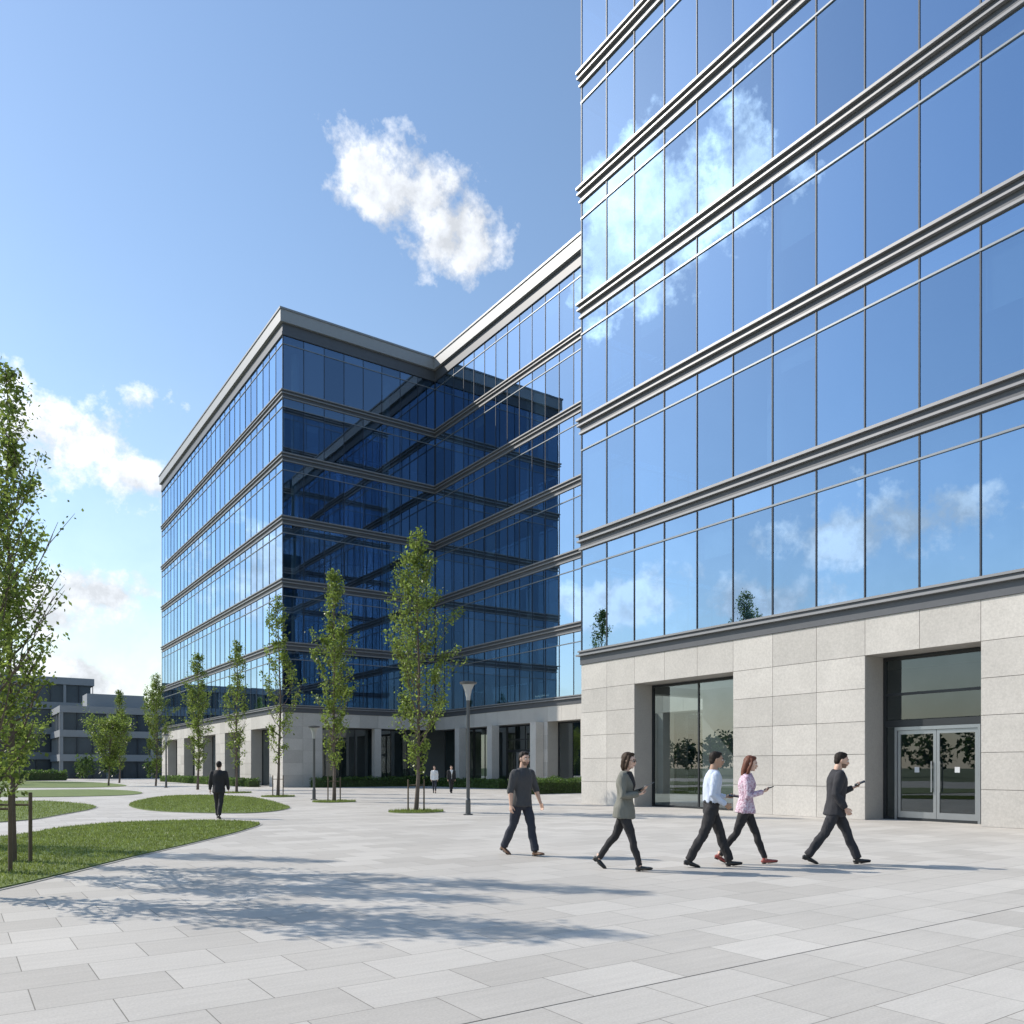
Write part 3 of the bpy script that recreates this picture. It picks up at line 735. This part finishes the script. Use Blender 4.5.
person('walking_man',(11.76,7.79,0),-46,1.06,dict(seed=5,mats=M(suit,suit,skinA,hairD,blk_lea),legs=(1,25,4,-22,14),lean=4,style='jacket',vee=.14,beard=True,
  L=((.12,.08,-1),(.80,-.15,.35),(0,-.3,1),38),R=((-.22,-.12,-1),(.45,.0,-.7),(0,1,.2),30),devL=(.078,.04,.005),hpitch=12,hyaw=-4))
person('walking_man',(6.79,25.6,0),62,1.0,dict(seed=6,mats=M(black,black,skinA,hairD,blk_lea),legs=(1,14,5,-12,12),lean=2,style='jacket',
  L=((.05,.25,-1),(.25,.1,-1),(0,-1,0),25),R=((-.05,-.25,-1),(.2,-.1,-1),(0,1,0),25)),hi=False)
person('walking_woman',(24.5,43.7,0),-120,.97,dict(seed=7,female=True,mats=M(white,navy,skinB,hairB,blk_lea),legs=(1,18,5,-14,12),style='shirt',hair='bob',
  L=((.05,.15,-1),(.25,0,-1),(0,-1,0),25),R=((-.05,-.15,-1),(.2,0,-1),(0,1,0),25)),hi=False)
person('walking_man',(25.4,43.2,0),-110,.98,dict(seed=8,mats=M(black,black,skinA,hairD,blk_lea),legs=(-1,18,5,-14,12),style='jacket',
  L=((.05,.15,-1),(.25,0,-1),(0,-1,0),25),R=((-.05,-.15,-1),(.2,0,-1),(0,1,0),25)),hi=False)

# ------------------------------------------------------------------ sky, sun
w=bpy.data.worlds.new('World'); scene.world=w; w.use_nodes=True; t=w.node_tree; t.nodes.clear()
EL=38.; hx,hy=.615,-.7885
sky=t.nodes.new('ShaderNodeTexSky'); sky.sky_type='NISHITA'; sky.sun_disc=False; sky.sun_elevation=R(EL)
sky.sun_rotation=math.atan2(-hx,-hy); sky.air_density=1.5; sky.dust_density=.35; sky.ozone_density=3.0
bg=t.nodes.new('ShaderNodeBackground'); bg.inputs[1].default_value=.15
tn=t.nodes.new('ShaderNodeVectorMath'); tn.operation='MULTIPLY'; t.links.new(sky.outputs[0],tn.inputs[0]); tn.inputs[1].default_value=(1.10,1.1,1.14); t.links.new(tn.outputs[0],bg.inputs[0])
tc=t.nodes.new('ShaderNodeTexCoord'); nv=t.nodes.new('ShaderNodeVectorMath'); nv.operation='NORMALIZE'; t.links.new(tc.outputs['Generated'],nv.inputs[0])
D=nv.outputs[0]
blobs=[((.4208,.9255,.744),38,1.4),((.475,.885,.700),54,1.5),((.505,.865,.668),44,1.6),((.53,.845,.64),30,2.0),
 ((.1265,1.1295,.399),66,1.6),((.19,1.085,.355),48,1.8),((.162,1.105,.2136),72,2.8),((.06,1.18,.19),60,2.8),((.1418,1.119,.10),100,3.5),
 ((-.70,.732,.67),74,1.2),((-.77,.69,.71),60,1.3),((-.9128,.584,.294),62,2.2),((-1.0,.528,.30),66,2.4),((-.67,.746,.207),80,3.),((-.83,.648,.20),75,3.),((-1.2,.4,.24),70,2.5),((-.35,1.,.24),90,2.3),((-1,-.2,.5),100,1.5),((.9,-.5,.5),120,1.5)]
mx=None
for c,r,kz in blobs:
    c=Vector(c); L_=c.length; c=c/L_
    s=t.nodes.new('ShaderNodeVectorMath'); s.operation='SUBTRACT'; t.links.new(D,s.inputs[0]); s.inputs[1].default_value=c
    m_=t.nodes.new('ShaderNodeVectorMath'); m_.operation='MULTIPLY'; t.links.new(s.outputs[0],m_.inputs[0]); rr_=r/810/L_*1.2; m_.inputs[1].default_value=(1/rr_,1/rr_,kz/rr_)
    l=t.nodes.new('ShaderNodeVectorMath'); l.operation='LENGTH'; t.links.new(m_.outputs[0],l.inputs[0])
    v=mth(t,'SUBTRACT',1.,l.outputs['Value'])
    mx=v if mx is None else mth(t,'MAXIMUM',mx,v)
mx=mth(t,'MAXIMUM',mx,-1.2)
n1_=noisef(t,15,10,.62,vec=D)
so=t.nodes.new('ShaderNodeVectorMath'); so.operation='ADD'; t.links.new(D,so.inputs[0]); so.inputs[1].default_value=(-.010,.008,.018)
n2_=noisef(t,15,7,.6,vec=so.outputs[0])
dens=mth(t,'MULTIPLY_ADD',mth(t,'SUBTRACT',n1_,.5),4.2,mth(t,'MULTIPLY',mx,1.05))
mask=mth(t,'MULTIPLY',mth(t,'SUBTRACT',dens,.0),1.7,clamp=True)
mask=mth(t,'MULTIPLY',mask,.96)
sx=t.nodes.new('ShaderNodeSeparateXYZ'); t.links.new(D,sx.inputs[0])
hz_=mth(t,'POWER',mth(t,'SUBTRACT',1.,mth(t,'ABSOLUTE',sx.outputs[2]),clamp=True),7.)
mask=mth(t,'MAXIMUM',mask,mth(t,'MULTIPLY',hz_,.55))
# clouds scatter more light towards the viewer near the sun
dt=t.nodes.new('ShaderNodeVectorMath'); dt.operation='DOT_PRODUCT'; t.links.new(D,dt.inputs[0]); dt.inputs[1].default_value=(-hx*math.cos(R(EL)),-hy*math.cos(R(EL)),math.sin(R(EL)))
ph=mth(t,'MULTIPLY_ADD',mth(t,'POWER',mth(t,'MAXIMUM',dt.outputs['Value'],0.),7.),2.0,1.)
sh=mth(t,'MULTIPLY_ADD',mth(t,'SUBTRACT',n1_,n2_),1.8,.93); sh=mth(t,'MINIMUM',mth(t,'MAXIMUM',sh,.76),1.1)
cb=t.nodes.new('ShaderNodeBackground'); t.links.new(vsc(t,(.90,.94,1.0),mth(t,'MULTIPLY',sh,ph)),cb.inputs[0]); cb.inputs[1].default_value=1.0
ms=t.nodes.new('ShaderNodeMixShader'); t.links.new(mask,ms.inputs[0]); t.links.new(bg.outputs[0],ms.inputs[1]); t.links.new(cb.outputs[0],ms.inputs[2])
wo=t.nodes.new('ShaderNodeOutputWorld'); t.links.new(ms.outputs[0],wo.inputs[0])

sl=bpy.data.lights.new('sun','SUN'); sl.energy=5.0; sl.angle=R(.5); sl.color=(1,.93,.83)
so_=bpy.data.objects.new('sun',sl); scene.collection.objects.link(so_)
dv=Vector((hx*math.cos(R(EL)),hy*math.cos(R(EL)),-math.sin(R(EL))))
so_.rotation_euler=dv.to_track_quat('-Z','Y').to_euler(); so_.location=(-20,30,40)

cam=bpy.data.cameras.new('camera'); cam.lens=28.5; cam.sensor_width=36; cam.shift_y=.25; cam.clip_end=6000; cam.clip_start=.05
co=bpy.data.objects.new('camera',cam); co.location=(0,0,1.55); co.rotation_euler=(R(90),0,R(-34.74)); scene.collection.objects.link(co); scene.camera=co
scene.view_settings.view_transform='Standard'; scene.view_settings.look='None'; scene.view_settings.exposure=0
